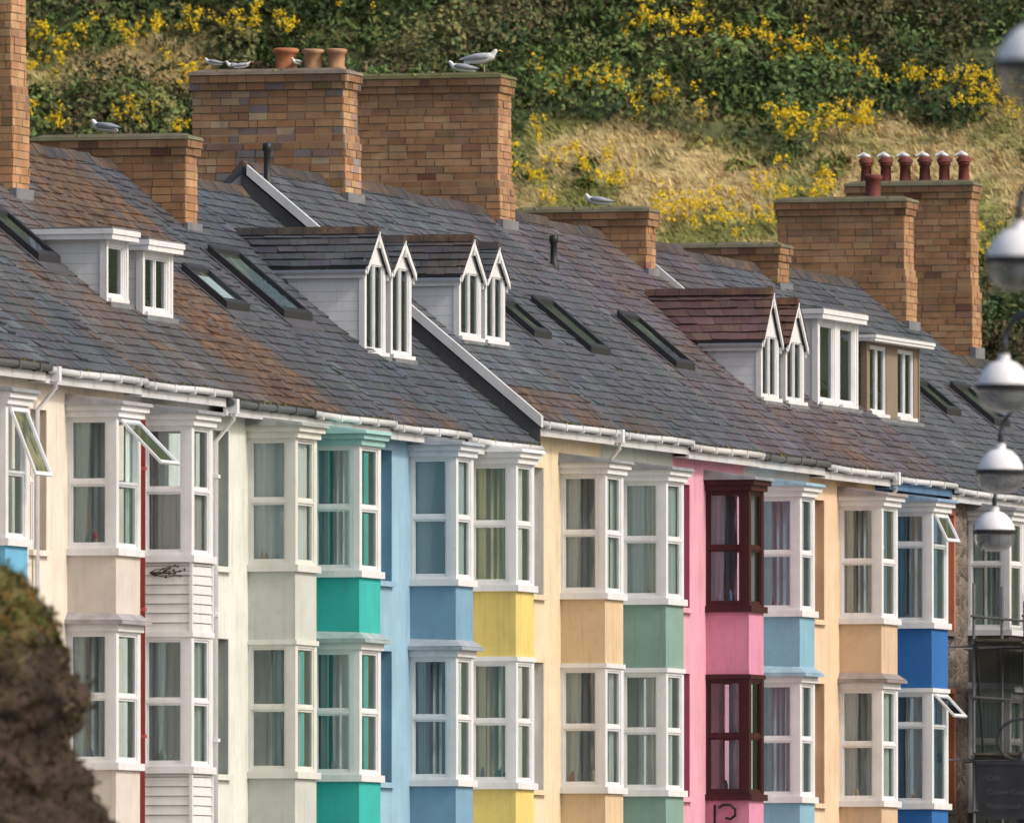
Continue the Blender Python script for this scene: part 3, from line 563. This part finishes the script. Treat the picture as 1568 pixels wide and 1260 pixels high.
# ------------------------------------------------------------------ gulls
def gull(u,v,z,head=1,size=1.0,sit=False,yaw=0,grey=(.38,.41,.45),back=False):
    e=empty('seagull'); lz=.03 if sit else .13
    bm_v=[(-.30,0,lz+.035),(-.20,0,lz+.05),(-.08,0,lz+.075),(.05,0,lz+.09),(.13,0,lz+.14),(.17,0,lz+.205),(.205,0,lz+.215)]
    rad=[(.012,.03),(.035,.04),(.065,.07),(.07,.075),(.045,.045),(.043,.04),(.025,.025)]
    me=bpy.data.meshes.new('body'); me.from_pydata(bm_v,[(i,i+1) for i in range(6)],[]); o=bpy.data.objects.new('body',me); sc.collection.objects.link(o)
    o.modifiers.new('s','SKIN')
    for i,r in enumerate(rad): me.skin_vertices[0].data[i].radius=r
    me.skin_vertices[0].data[3].use_root=True
    sb=o.modifiers.new('ss','SUBSURF'); sb.levels=2; sb.render_levels=2
    mt=MATS.get('gull_white')
    if not mt:
        mt,nt,b=base('gull_white'); tc=nn(nt,'ShaderNodeTexCoord'); f=mrange(nt,noise(nt,tc.outputs['Object'],30,3),.3,.7,.68,.8)
        cc=nn(nt,'ShaderNodeCombineColor'); [nt.links.new(f,cc.inputs[i]) for i in range(3)]; nt.links.new(cc.outputs[0],b.inputs['Base Color']); b.inputs['Roughness'].default_value=.8
    me.materials.append(mt)
    mb=MB()
    for s in (-1,1):
        mb.tube([(-.36,s*.02,lz+.075),(-.28,s*.04,lz+.09),(-.12,s*.062,lz+.115),(.03,s*.06,lz+.13),(.1,s*.04,lz+.13)],[.008,.025,.05,.048,.012],'feather',grey,8)
        mb.tube([(-.40,s*.012,lz+.07),(-.30,s*.028,lz+.08)],[.005,.02],'feather',(.03,.03,.03),6)
        if not sit: mb.tube([(.0,s*.03,lz+.03),(.01,s*.03,.01),(.05,s*.03,.004)],[.009,.006,.008],'terracotta',(.6,.35,.3),6)
        mb.tube([(.21,s*.021,lz+.228),(.214,s*.026,lz+.228)],.005,'dark_metal',(.01,.01,.01),6)
    mb.tube([(.22,0,lz+.212),(.265,0,lz+.203),(.28,0,lz+.19)],[.011,.008,.003],'terracotta',(.75,.5,.08),6)
    w=mb.build('wings_legs_beak')
    for q in (o,w): q.parent=e
    e.location=(u,-v,z); e.scale=(size,)*3; e.rotation_euler=(0,0,yaw)
RT=math.radians
gull(38.3,-5.28,16.94,yaw=RT(-80),size=1.1)
gull(38.2,-5.66,16.92,yaw=RT(100),size=.9,sit=True)
gull(45.25,-5.35,15.09,yaw=RT(95),size=.9,sit=True)
gull(18.05,-5.42,14.91,yaw=RT(75),size=.95,sit=True,grey=(.3,.33,.36))
for i,(vv,yw) in enumerate(((-7.05,95),(-6.72,140),(-6.52,-60))): gull(29.0,vv,16.51,yaw=RT(yw),size=.56,sit=i!=0)
gull(28.95,-5.66,16.51,yaw=RT(160),size=.5)

# ------------------------------------------------------------------ valley axis helper
CAM=np.array([-221.8,-69.78,1.6]); FW=np.array([.96126,.27564]); RG=np.array([.27564,-.96126])
def site(X,D): return CAM[0]+D*FW[0]+X*RG[0], CAM[1]+D*FW[1]+X*RG[1]   # X metres across / D metres up the valley axis
# ------------------------------------------------------------------ hill
def sn(x,y,f,p=0): return (np.sin(x*f+p)+np.sin(y*f*1.13+p*2.1)+np.sin((x+y)*f*.71+p*.7)+np.sin((x-y)*f*1.37+1.3*p))/4
def hz(X,D):
    und=.35*sn(X,D,.45,1)+.12*sn(X,D,1.7,2)+.05*sn(X,D,4.1,.3)
    t=np.clip((D-325)/10,0,1)
    z=.62*(D-325)+und*t+ 2.0*sn(X,D,.05,2.)*np.clip((np.abs(X)-14)/30,0,1)
    return np.where(D>470,.62*145+ (D-470)*.05,z)
def grassmask(X,D):
    g=np.full(np.shape(X),-1.0)
    for cx,cd,rx,rd in ((5.1,355.0,6.9,2.8),(9.4,356.8,3.8,2.3),(-8.9,360.8,2.6,1.2),(1.6,357.4,2.2,1.0),(7.5,358.7,3.6,.6),(-4.5,361.9,2.6,.3),(-17,357,3.5,3),(17,356,5,5)):
        g=np.maximum(g,1-np.sqrt(((X-cx)/rx)**2+((D-cd)/rd)**2))
    return g+.36*sn(X,D,2.1,4)+.22*sn(X,D,5.3,1)-.04
xs=np.concatenate([np.arange(-400,-24,8),np.arange(-24,24,.3),np.arange(24,401,8)]); ds=np.concatenate([np.arange(324,346,2),np.arange(346,370,.3),np.arange(370,470,5),np.array([470,520,700])])
XX,DD=np.meshgrid(xs,ds,indexing='ij'); ZZ=hz(XX,DD); wx,wy=site(XX,DD)
nx,nd=XX.shape; vv=np.stack([wx,wy,ZZ],-1).reshape(-1,3)
ii=(np.arange(nx-1)[:,None]*nd+np.arange(nd-1)[None,:]).ravel(); ff=np.stack([ii,ii+nd,ii+nd+1,ii+1],-1)
def npmesh(name,verts,faces,cols,mat,percorner=False,smooth=False):
    me=bpy.data.meshes.new(name); k=faces.shape[1]
    me.vertices.add(len(verts)); me.vertices.foreach_set('co',verts.astype(np.float32).ravel())
    me.loops.add(faces.size); me.loops.foreach_set('vertex_index',faces.astype(np.int32).ravel())
    me.polygons.add(len(faces)); me.polygons.foreach_set('loop_start',np.arange(0,faces.size,k,dtype=np.int32)); me.polygons.foreach_set('loop_total',np.full(len(faces),k,dtype=np.int32))
    a=me.color_attributes.new('Col','FLOAT_COLOR','POINT'); c4=np.concatenate([cols,np.zeros((len(cols),1))],1).astype(np.float32); a.data.foreach_set('color',c4.ravel())
    me.materials.append(MATS[mat]); me.update(calc_edges=True); me.validate()
    if smooth: me.polygons.foreach_set('use_smooth',[True]*len(me.polygons))
    o=bpy.data.objects.new(name,me); sc.collection.objects.link(o); return o
gm=grassmask(XX,DD).reshape(-1); far=(np.abs(XX)>24).reshape(-1)|(DD.reshape(-1)>369)
gm=np.where(far,sn(XX,DD,.21,1).reshape(-1)*1.2-.5,gm)
t=np.clip(gm*3+.3,0,1)[:,None]; hc=(1-t)*np.array([.085,.10,.04])+t*np.array([.42,.33,.16])
gr_=np.clip((sn(XX,DD,1.3,7)+.5*sn(XX,DD,3.1,2)-.02)*3,0,1).reshape(-1)[:,None]*t; hc=hc*(1-gr_)+gr_*np.array([.20,.21,.07])
npmesh('hill',vv,ff,hc,'hill_ground',smooth=True)
def quads(cen,size,colr,nrm=None,asp=.45):
    n=len(cen)
    if nrm is None: nrm=rng.normal(size=(n,3))
    else: nrm=nrm+rng.normal(size=(n,3))*.55
    nrm/=np.linalg.norm(nrm,axis=1)[:,None]
    a=np.cross(nrm,rng.normal(size=(n,3))); a/=np.linalg.norm(a,axis=1)[:,None]; b=np.cross(nrm,a)
    s=size[:,None]; P=np.stack([cen-a*s*.9,cen+b*s*asp,cen+a*s*1.1,cen-b*s*asp],1).reshape(-1,3)
    return P,np.arange(4*n).reshape(n,4),np.repeat(colr,4,axis=0)
bx=[];bs=[];bc=[];bn=[]
tints=np.array([(.080,.125,.042),(.058,.095,.034),(.100,.145,.048),(.110,.118,.052),(.062,.10,.046),(.125,.14,.052),(.095,.085,.045)])
bush=[]
for X in np.arange(-17,17,.82):
    for D in np.arange(346.5,366.5,.74):
        x=X+U(-.45,.45); d=D+U(-.4,.4); g=float(grassmask(np.array(x),np.array(d)))
        if g>.02 and R()<min(.95,.62+g): continue
        if g<-.02 and R()<.08: continue
        r=(U(.85,1.3) if R()<.25 else U(.4,.85)) if g<-.1 else U(.15,.42)
        bush.append((x,d,r,g))
for (x,d,r,g) in bush:
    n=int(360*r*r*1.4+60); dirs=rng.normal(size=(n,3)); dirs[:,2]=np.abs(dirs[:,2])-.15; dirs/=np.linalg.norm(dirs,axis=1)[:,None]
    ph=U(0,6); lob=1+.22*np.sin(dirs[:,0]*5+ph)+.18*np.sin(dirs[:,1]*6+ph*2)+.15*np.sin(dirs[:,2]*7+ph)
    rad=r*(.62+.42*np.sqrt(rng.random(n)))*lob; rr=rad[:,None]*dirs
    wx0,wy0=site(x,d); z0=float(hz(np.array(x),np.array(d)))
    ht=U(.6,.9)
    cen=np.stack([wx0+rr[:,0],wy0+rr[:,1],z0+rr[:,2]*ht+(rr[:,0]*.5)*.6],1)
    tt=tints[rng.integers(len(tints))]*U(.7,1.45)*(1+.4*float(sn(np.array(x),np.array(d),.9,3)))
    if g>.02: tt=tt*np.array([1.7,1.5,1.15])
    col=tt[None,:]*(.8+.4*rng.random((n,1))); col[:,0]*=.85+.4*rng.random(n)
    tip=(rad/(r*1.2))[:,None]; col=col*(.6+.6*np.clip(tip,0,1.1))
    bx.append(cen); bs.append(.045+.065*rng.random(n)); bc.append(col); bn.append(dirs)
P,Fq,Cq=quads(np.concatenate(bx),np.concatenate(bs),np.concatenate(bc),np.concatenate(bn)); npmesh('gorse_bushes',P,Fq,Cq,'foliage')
fx=[];fs=[];fc=[]
# (x0,x1,d0,d1,spread,number,height)
bands=[(-10.5,-4.6,361.2,361.5,.25,46,.6),(-7.6,-6.6,360.0,359.3,.5,16,.6),(-10.8,-9.2,360.7,360.2,.4,10,.6),(2.4,5.5,361.7,361.0,.35,32,.6),(5.5,11.5,361.0,359.0,.4,64,.6),(5.6,7.7,358.1,358.1,.25,30,.5),(.4,2.3,359.3,359.1,.3,20,.5),(-.2,2.6,356.6,356.0,.6,34,.3),(2.8,5.6,354.9,354.7,.35,46,.3),(5.2,6.8,356.0,355.7,.4,18,.35),(9.4,11.2,354.3,353.6,.7,24,.3),(-10.8,-7,357.9,357.8,.25,16,.6),(2.6,4.6,358.4,358.8,.5,12,.4),(9.6,10.9,358.8,358.3,.3,14,.5),(-17,-12,359,360,2,24,.6),(12,17,359,358,2.5,36,.5),(-5,3,362.5,363,.6,8,.6)]
for x0,x1,d0,d1,sp,n,hb in bands:
    for i in range(n):
        t=R(); x=x0+(x1-x0)*t+U(-.1,.1); d=d0+(d1-d0)*t+random.gauss(0,sp*.7); wx0,wy0=site(x,d); z0=float(hz(np.array(x),np.array(d)))+U(hb-.2,hb+.2)
        for j in range(random.choice((1,1,2,3,5))):
            m=int(U(8,22)); hh=U(.05,.16); ox,oy,oz=U(-.12,.12),U(-.20,.20),U(-.16,.10)
            off=rng.normal(size=(m,3))*np.array([.038,.038,hh*.5])
            fx.append(np.array([wx0+ox-.3,wy0+oy-.1,z0+oz])+off); fs.append(.017+.024*rng.random(m)); fc.append(np.array([.80,.57,.03])*(.65+.45*rng.random((m,1))))
fx=np.concatenate(fx); up=np.tile(np.array([[-.6,-.3,.6]]),(len(fx),1))
P,Fq,Cq=quads(fx,np.concatenate(fs),np.concatenate(fc),up,.7); npmesh('gorse_flowers',P,Fq,Cq,'foliage')
n=170000; X=rng.uniform(-17,17,n); D=rng.uniform(346.5,366.5,n); g=grassmask(X,D); keep=(g>-.08)|(rng.random(n)<.08); X,D,g=X[keep],D[keep],g[keep]; n=len(X)
wx0,wy0=site(X,D); z0=hz(X,D); tuft=.5+.5*sn(X,D,7.,3)
hgt=(.05+.14*rng.random(n))*(.3+1.2*tuft); lean=rng.normal(size=(n,2))*.07+np.array([-.03,.09]); wd=.014+.018*rng.random(n); an=rng.uniform(0,math.pi,n)
p0=np.stack([wx0-np.cos(an)*wd,wy0-np.sin(an)*wd,z0-.02],1); p1=np.stack([wx0+np.cos(an)*wd,wy0+np.sin(an)*wd,z0-.02],1); p2=np.stack([wx0+lean[:,0],wy0+lean[:,1],z0+hgt],1)
c=np.array([.66,.51,.26])*(.7+.5*rng.random((n,1))); gr=(sn(X,D,1.3,7)+.5*sn(X,D,3.1,2)+.25*rng.normal(size=n)>.12)[:,None]; c=np.where(gr,np.array([.27,.28,.09])*(.6+.8*rng.random((n,1))),c)
P=np.stack([p0,p1,p2],1).reshape(-1,3); npmesh('grass',P,np.arange(3*n).reshape(n,3),np.repeat(c,3,axis=0),'grass_blades')

# ------------------------------------------------------------------ ground, road, pavement
def sheet(name,u0,u1,v0,v1,z,mat,col,z0=None):
    mb=MB()
    if z0 is None: mb.face([(u0,v0,z),(u1,v0,z),(u1,v1,z),(u0,v1,z)],mat,col)
    else: mb.box(u0,u1,v0,v1,z0,z,mat,col)
    return mb.build(name)
sheet('ground',-2500,2500,-2500,2500,-.02,'hill_ground',(.16,.16,.12))
sheet('pavement',-60,110,.4,4.2,.12,'asphalt',(.3,.29,.27),-.01)
sheet('road',-200,200,4.2,12,-.012+.004,'asphalt',(.06,.06,.062))
sheet('promenade',-240,200,12,30,.12,'asphalt',(.32,.3,.28),-.01)
mb=MB(); u=-100
while u<120: mb.box(u,u+3,8.05,8.15,-.006,-.002,'asphalt',(.7,.7,.68)); u+=6
mb.build('road_marking')

# ------------------------------------------------------------------ street lamps
for X,D in ((3.23,102.6),(3.92,129),(4.57,155),(5.24,179),(5.81,201)):
    wx0,wy0=site(X,D); e=empty('street_lamp'); zr=7.48
    def L(off,z): return (wx0+RG[0]*off,-(wy0+RG[1]*off),z)
    mb=MB(); cx,cv=wx0,-wy0
    mb.lathe(cx,cv,[(.045,zr+.30),(.06,zr+.27),(.05,zr+.24),(.12,zr+.215),(.19,zr+.15),(.235,zr+.07),(.25,zr+.015),(.25,zr-.0)],'frame_paint',(.82,.82,.84),28); mb.build('shade',e)
    mb=MB(); mb.lathe(cx,cv,[(.262,zr+.012),(.268,zr-.005),(.262,zr-.035),(.24,zr-.04)],'dark_metal',(.03,.032,.035),28)
    mb.tube([L(0,zr+.26),L(0,zr+.40)],.03,'dark_metal',(.02,.02,.022),8)
    mb.tube([L(0,zr+.36),L(.02,zr+.5),L(.1,zr+.62),L(.22,zr+.7),L(.38,zr+.73),L(.54,zr+.7),L(.68,zr+.6),L(.75,zr+.45),L(.78,zr+.2)],.026,'dark_metal',(.03,.04,.055),8); mb.build('swan_neck_arm',e)
    mb=MB(); mb.lathe(cx,cv,[(.235,zr-.03),(.245,zr-.09),(.225,zr-.16),(.17,zr-.215),(.09,zr-.245),(.01,zr-.25)],'lamp_glass',(1,1,1),28); mb.build('glass_bowl',e)
    mb=MB(); mb.lathe(cx,cv,[(.03,zr-.02),(.045,zr-.06),(.045,zr-.13),(.02,zr-.16)],'frame_paint',(.7,.7,.66),12); mb.build('bulb',e)
    mb=MB(); q=L(.78,0); mb.lathe(q[0],q[1],[(.2,0),(.2,.3),(.13,.4),(.12,1.1),(.09,1.2),(.07,3),(.055,7.3),(.08,7.4),(.05,7.5),(.045,7.95),(.07,8.0),(.01,8.12)],'dark_metal',(.03,.04,.055),14); mb.build('post',e)

# ------------------------------------------------------------------ scaffolding
mb=MB(); sm=(.11,.11,.115)
us=[49.2+1.9*i for i in range(7)]
for v in (.12,1.0):
    for u in us: mb.tube([(u,v,0),(u,v,8.9 if v<.5 else 8.6)],.026,'dark_metal',sm,6)
    for z in (2.0,4.0,5.1,6.0,7.0,7.9,8.35): mb.tube([(us[0]-.3,v+.04,z),(us[-1]+.3,v+.04,z)],.024,'dark_metal',sm,6)
for u in us:
    for z in (2.0,4.0,6.0,7.9): mb.tube([(u+.04,-.55,z-.05),(u+.04,1.2,z-.05)],.024,'dark_metal',sm,6)
for i in range(0,6,1): mb.tube([(us[i],.16,(0.2 if i%2 else 8)),(us[i+1],.16,(8 if i%2 else .2))],.022,'dark_metal',sm,6)
for z in (2.0,4.0,6.0,7.9):
    for j in range(4): mb.box(us[0]-.2,us[-1]+.2,.15+.21*j,.35+.21*j,z+.03,z+.07,'timber',vary((.12,.10,.07),.2))
mb.box(us[0]-.2,us[-1]+.2,1.04,1.08,8.0,8.16,'timber',(.1,.09,.06))
n=14
for (z0,z1) in ((.6,2.6),(2.6,4.6),(4.6,6.5),(6.5,7.85)):
    for i in range(n*6):
        a=us[0]+i*(us[-1]-us[0])/(n*6); b_=us[0]+(i+1)*(us[-1]-us[0])/(n*6); f=lambda x:.085+.03*math.sin(x*5)+.02*math.sin(x*13)
        mb.face([(a,f(a),z0),(b_,f(b_),z0),(b_,f(b_)+.01,z1),(a,f(a)+.01,z1)],'debris_netting',(1,1,1),True)
mb.build('scaffolding')

# ------------------------------------------------------------------ sign board
e=empty('sign_board'); mb=MB(); D=190.
def SP(X,Z,k=0.):
    a,b_=site(X,D-k); return (a,-b_,Z)
def sbx(X0,X1,Z0,Z1,k0,k1,mat,col): mb.hexa([SP(X0,Z0,k0),SP(X1,Z0,k0),SP(X1,Z0,k1),SP(X0,Z0,k1),SP(X0,Z1,k0),SP(X1,Z1,k0),SP(X1,Z1,k1),SP(X0,Z1,k1)],mat,col)
sbx(5.30,6.25,3.92,4.50,0,.04,'dark_metal',(.022,.024,.028)); sbx(5.28,6.27,4.50,4.54,-.01,.05,'dark_metal',(.03,.03,.035)); sbx(5.28,6.27,3.88,3.92,-.01,.05,'dark_metal',(.03,.03,.035))
p=SP(5.8,0,-.06); mb.lathe(p[0],p[1],[(.06,0),(.05,4.6),(.02,4.65)],'dark_metal',(.03,.03,.035),10)
pts=[SP(5.8+.28*math.cos(t),4.78+.24*math.sin(t),.0) for t in [i*math.pi/8 for i in range(17)]]
mb.tube(pts,.02,'dark_metal',(.03,.03,.035),6)
mb.build('panel_and_post',e)
for i,tx in enumerate(('Cafe','Crown Court','Playground')):
    cu=bpy.data.curves.new('lettering','FONT'); cu.body=tx; cu.size=.085; cu.extrude=.003; o=bpy.data.objects.new('lettering',cu); sc.collection.objects.link(o)
    m_=MATS.get('letter')
    if not m_: m_,_,b=base('letter'); b.inputs['Base Color'].default_value=(.07,.075,.085,1)
    cu.materials.append(m_); a,b_=site(5.4,D-.045); o.location=(a,b_,4.32-.16*i)
    o.rotation_euler=(math.pi/2,0,math.atan2(RG[1],RG[0])); o.parent=e

mb=MB(); u=35.23
mb.tube([(u,-.50,4.98),(u,-.42,5.03),(u,-.30,5.03),(u,-.22,4.96),(u,-.22,4.86),(u,-.30,4.80),(u,-.38,4.82)],.022,'dark_metal',(.02,.02,.02),8)
mb.tube([(u,-.52,4.70),(u,-.3,4.72),(u,-.18,4.62),(u,-.2,4.5)],.022,'dark_metal',(.02,.02,.02),8)
mb.tube([(u,-.56,5.03),(u,-.56,4.3)],.02,'dark_metal',(.02,.02,.02),8); mb.build('wrought_iron_bracket')

# ------------------------------------------------------------------ rock outcrop (foreground left)
from mathutils import noise as mn
D0=150.; nz_,na=170,170; vs=[];cs=[]
prof=[(0,.60),(1.6,.55),(3.2,.35),(3.45,.16),(3.7,.04),(3.95,-.02),(4.15,-.12),(4.32,.02),(4.5,.04),(4.65,-.02),(4.95,-.20),(5.2,-.30),(5.4,-.42),(5.6,-.60),(5.8,-1.1),(5.9,-1.9),(5.95,-2.6)]
def pr(z):
    for (a,x),(b,y) in zip(prof,prof[1:]):
        if z<=b: return x+(y-x)*(z-a)/(b-a)
    return prof[-1][1]
for i in range(nz_+1):
    z=5.95*i/nz_
    xr=-3.87+pr(z); cx=-7.2; rx=xr-cx; ry=rx*.8
    for j in range(na):
        a=2*math.pi*j/na; x=cx+rx*math.cos(a); y=D0+ry*math.sin(a)
        w1=site(x,y); p=Vector((w1[0],w1[1],z)); nzv=mn.fractal(p*1.6,1,2,6)*.13+mn.ridged_multi_fractal(p*4,1,2,5,1,2)*.05-.06
        strat=.045*math.sin(z*17+mn.noise(p*2)*4)
        k=nzv+strat; x2=x+k*math.cos(a); y2=y+k*math.sin(a); w=site(x2,y2); vs.append((w[0],w[1],z+nzv*.3))
        mos=min(1,max(0,(z-4.75)*1.6+mn.noise(p*3)*.8)); c1=np.array([.040,.028,.019])*(1+mn.noise(p*5)*.9+mn.noise(p*14)*.4); c2=np.array([.10,.085,.025])*(1+mn.noise(p*9)*.5)
        cs.append(np.clip(c1*(1-mos)+c2*mos,0.006,1))
fs=[(i*na+j,i*na+(j+1)%na,(i+1)*na+(j+1)%na,(i+1)*na+j) for i in range(nz_) for j in range(na)]
o=npmesh('rock_outcrop',np.array(vs),np.array(fs),np.array(cs),'rock')
vsn=np.array(vs); top=vsn[(vsn[:,2]>4.9)]; idx=rng.integers(len(top),size=12000); p=top[idx]+rng.normal(size=(12000,3))*.035
tc_=np.where(rng.random((12000,1))<.35,np.array([[.20,.11,.03]]),np.array([[.085,.105,.03]]))
P,Fq,Cq=quads(p,.02+.035*rng.random(12000),tc_*(.5+.8*rng.random((12000,1)))); o2=npmesh('moss',P,Fq,Cq,'foliage'); o2.parent=o
low=vsn[(vsn[:,2]>3.2)&(vsn[:,2]<5.0)]; idx=rng.integers(len(low),size=14000); p=low[idx]+rng.normal(size=(14000,3))*.035
tc_=np.where(rng.random((14000,1))<.3,np.array([[.055,.060,.022]]),np.array([[.060,.040,.023]]))
P,Fq,Cq=quads(p,.015+.03*rng.random(14000),tc_*(.3+1.1*rng.random((14000,1)))); o2=npmesh('dead_stems',P,Fq,Cq,'foliage'); o2.parent=o
mb=MB()
for i in range(160):
    q=vsn[rng.integers(len(vsn))]
    if q[2]<4.0 or q[2]>5.6: continue
    d=U(.08,.26); mb.tube([(q[0],-q[1],q[2]),(q[0]+RG[0]*d*.6,-(q[1]+RG[1]*d*.6),q[2]+d*.5),(q[0]+RG[0]*d,-(q[1]+RG[1]*d),q[2]+d*.4)],[.006,.005,.002],'timber',(.22,.18,.08),4)
q=mb.build('dry_stalks'); q.parent=o

mb=MB()
for i in range(9):
    a=U(-.5,.5); l=U(.3,.65); x0=5.0; y0=-.62; z0=7.95
    pts=[(x0,y0,z0)]
    for k in range(4): pts.append((x0-.03-U(0,.05),y0+l*(k+1)/4,z0+.02*k+a*.12*(k+1)/2+U(-.03,.03)))
    mb.tube(pts,[.009,.007,.006,.005,.003],'timber',(.06,.04,.03),5)
    for k in range(3): q=random.choice(pts[2:]); mb.lathe(q[0],q[1],[(.004,q[2]-.02),(.02,q[2]),(.004,q[2]+.02)],'timber',(.07,.05,.04),6)
mb.build('dry_twig')

# ------------------------------------------------------------------ light, sky, camera
sd=Vector((-.14,-1.0,0)).normalized(); el=RT(40); sdir=Vector((sd.x*math.cos(el),sd.y*math.cos(el),math.sin(el)))
sl=bpy.data.lights.new('sun','SUN'); sl.energy=1.85; sl.angle=RT(9); sl.color=(1,.94,.86); so=bpy.data.objects.new('sun',sl); sc.collection.objects.link(so)
so.rotation_euler=sdir.to_track_quat('Z','Y').to_euler()
w=bpy.data.worlds.new('World'); sc.world=w; w.use_nodes=True; nt=w.node_tree; bg=nt.nodes['Background']; sk=nt.nodes.new('ShaderNodeTexSky'); sk.sky_type='NISHITA'; sk.sun_disc=False
sk.sun_elevation=el; sk.sun_rotation=math.atan2(sd.x,sd.y); sk.dust_density=5.0; nt.links.new(sk.outputs[0],bg.inputs[0]); bg.inputs[1].default_value=.15
cd=bpy.data.cameras.new('camera'); co=bpy.data.objects.new('camera',cd); sc.collection.objects.link(co); sc.camera=co
cd.sensor_width=36; cd.lens=587.06; cd.clip_start=1; cd.clip_end=6000
co.location=tuple(CAM); co.rotation_euler=Vector((FW[0],FW[1],931/25570)).to_track_quat('-Z','Y').to_euler()
cd.dof.use_dof=True; cd.dof.focus_distance=258; cd.dof.aperture_fstop=5.0
sc.view_settings.view_transform='Standard'; sc.view_settings.look='None'; sc.view_settings.exposure=0
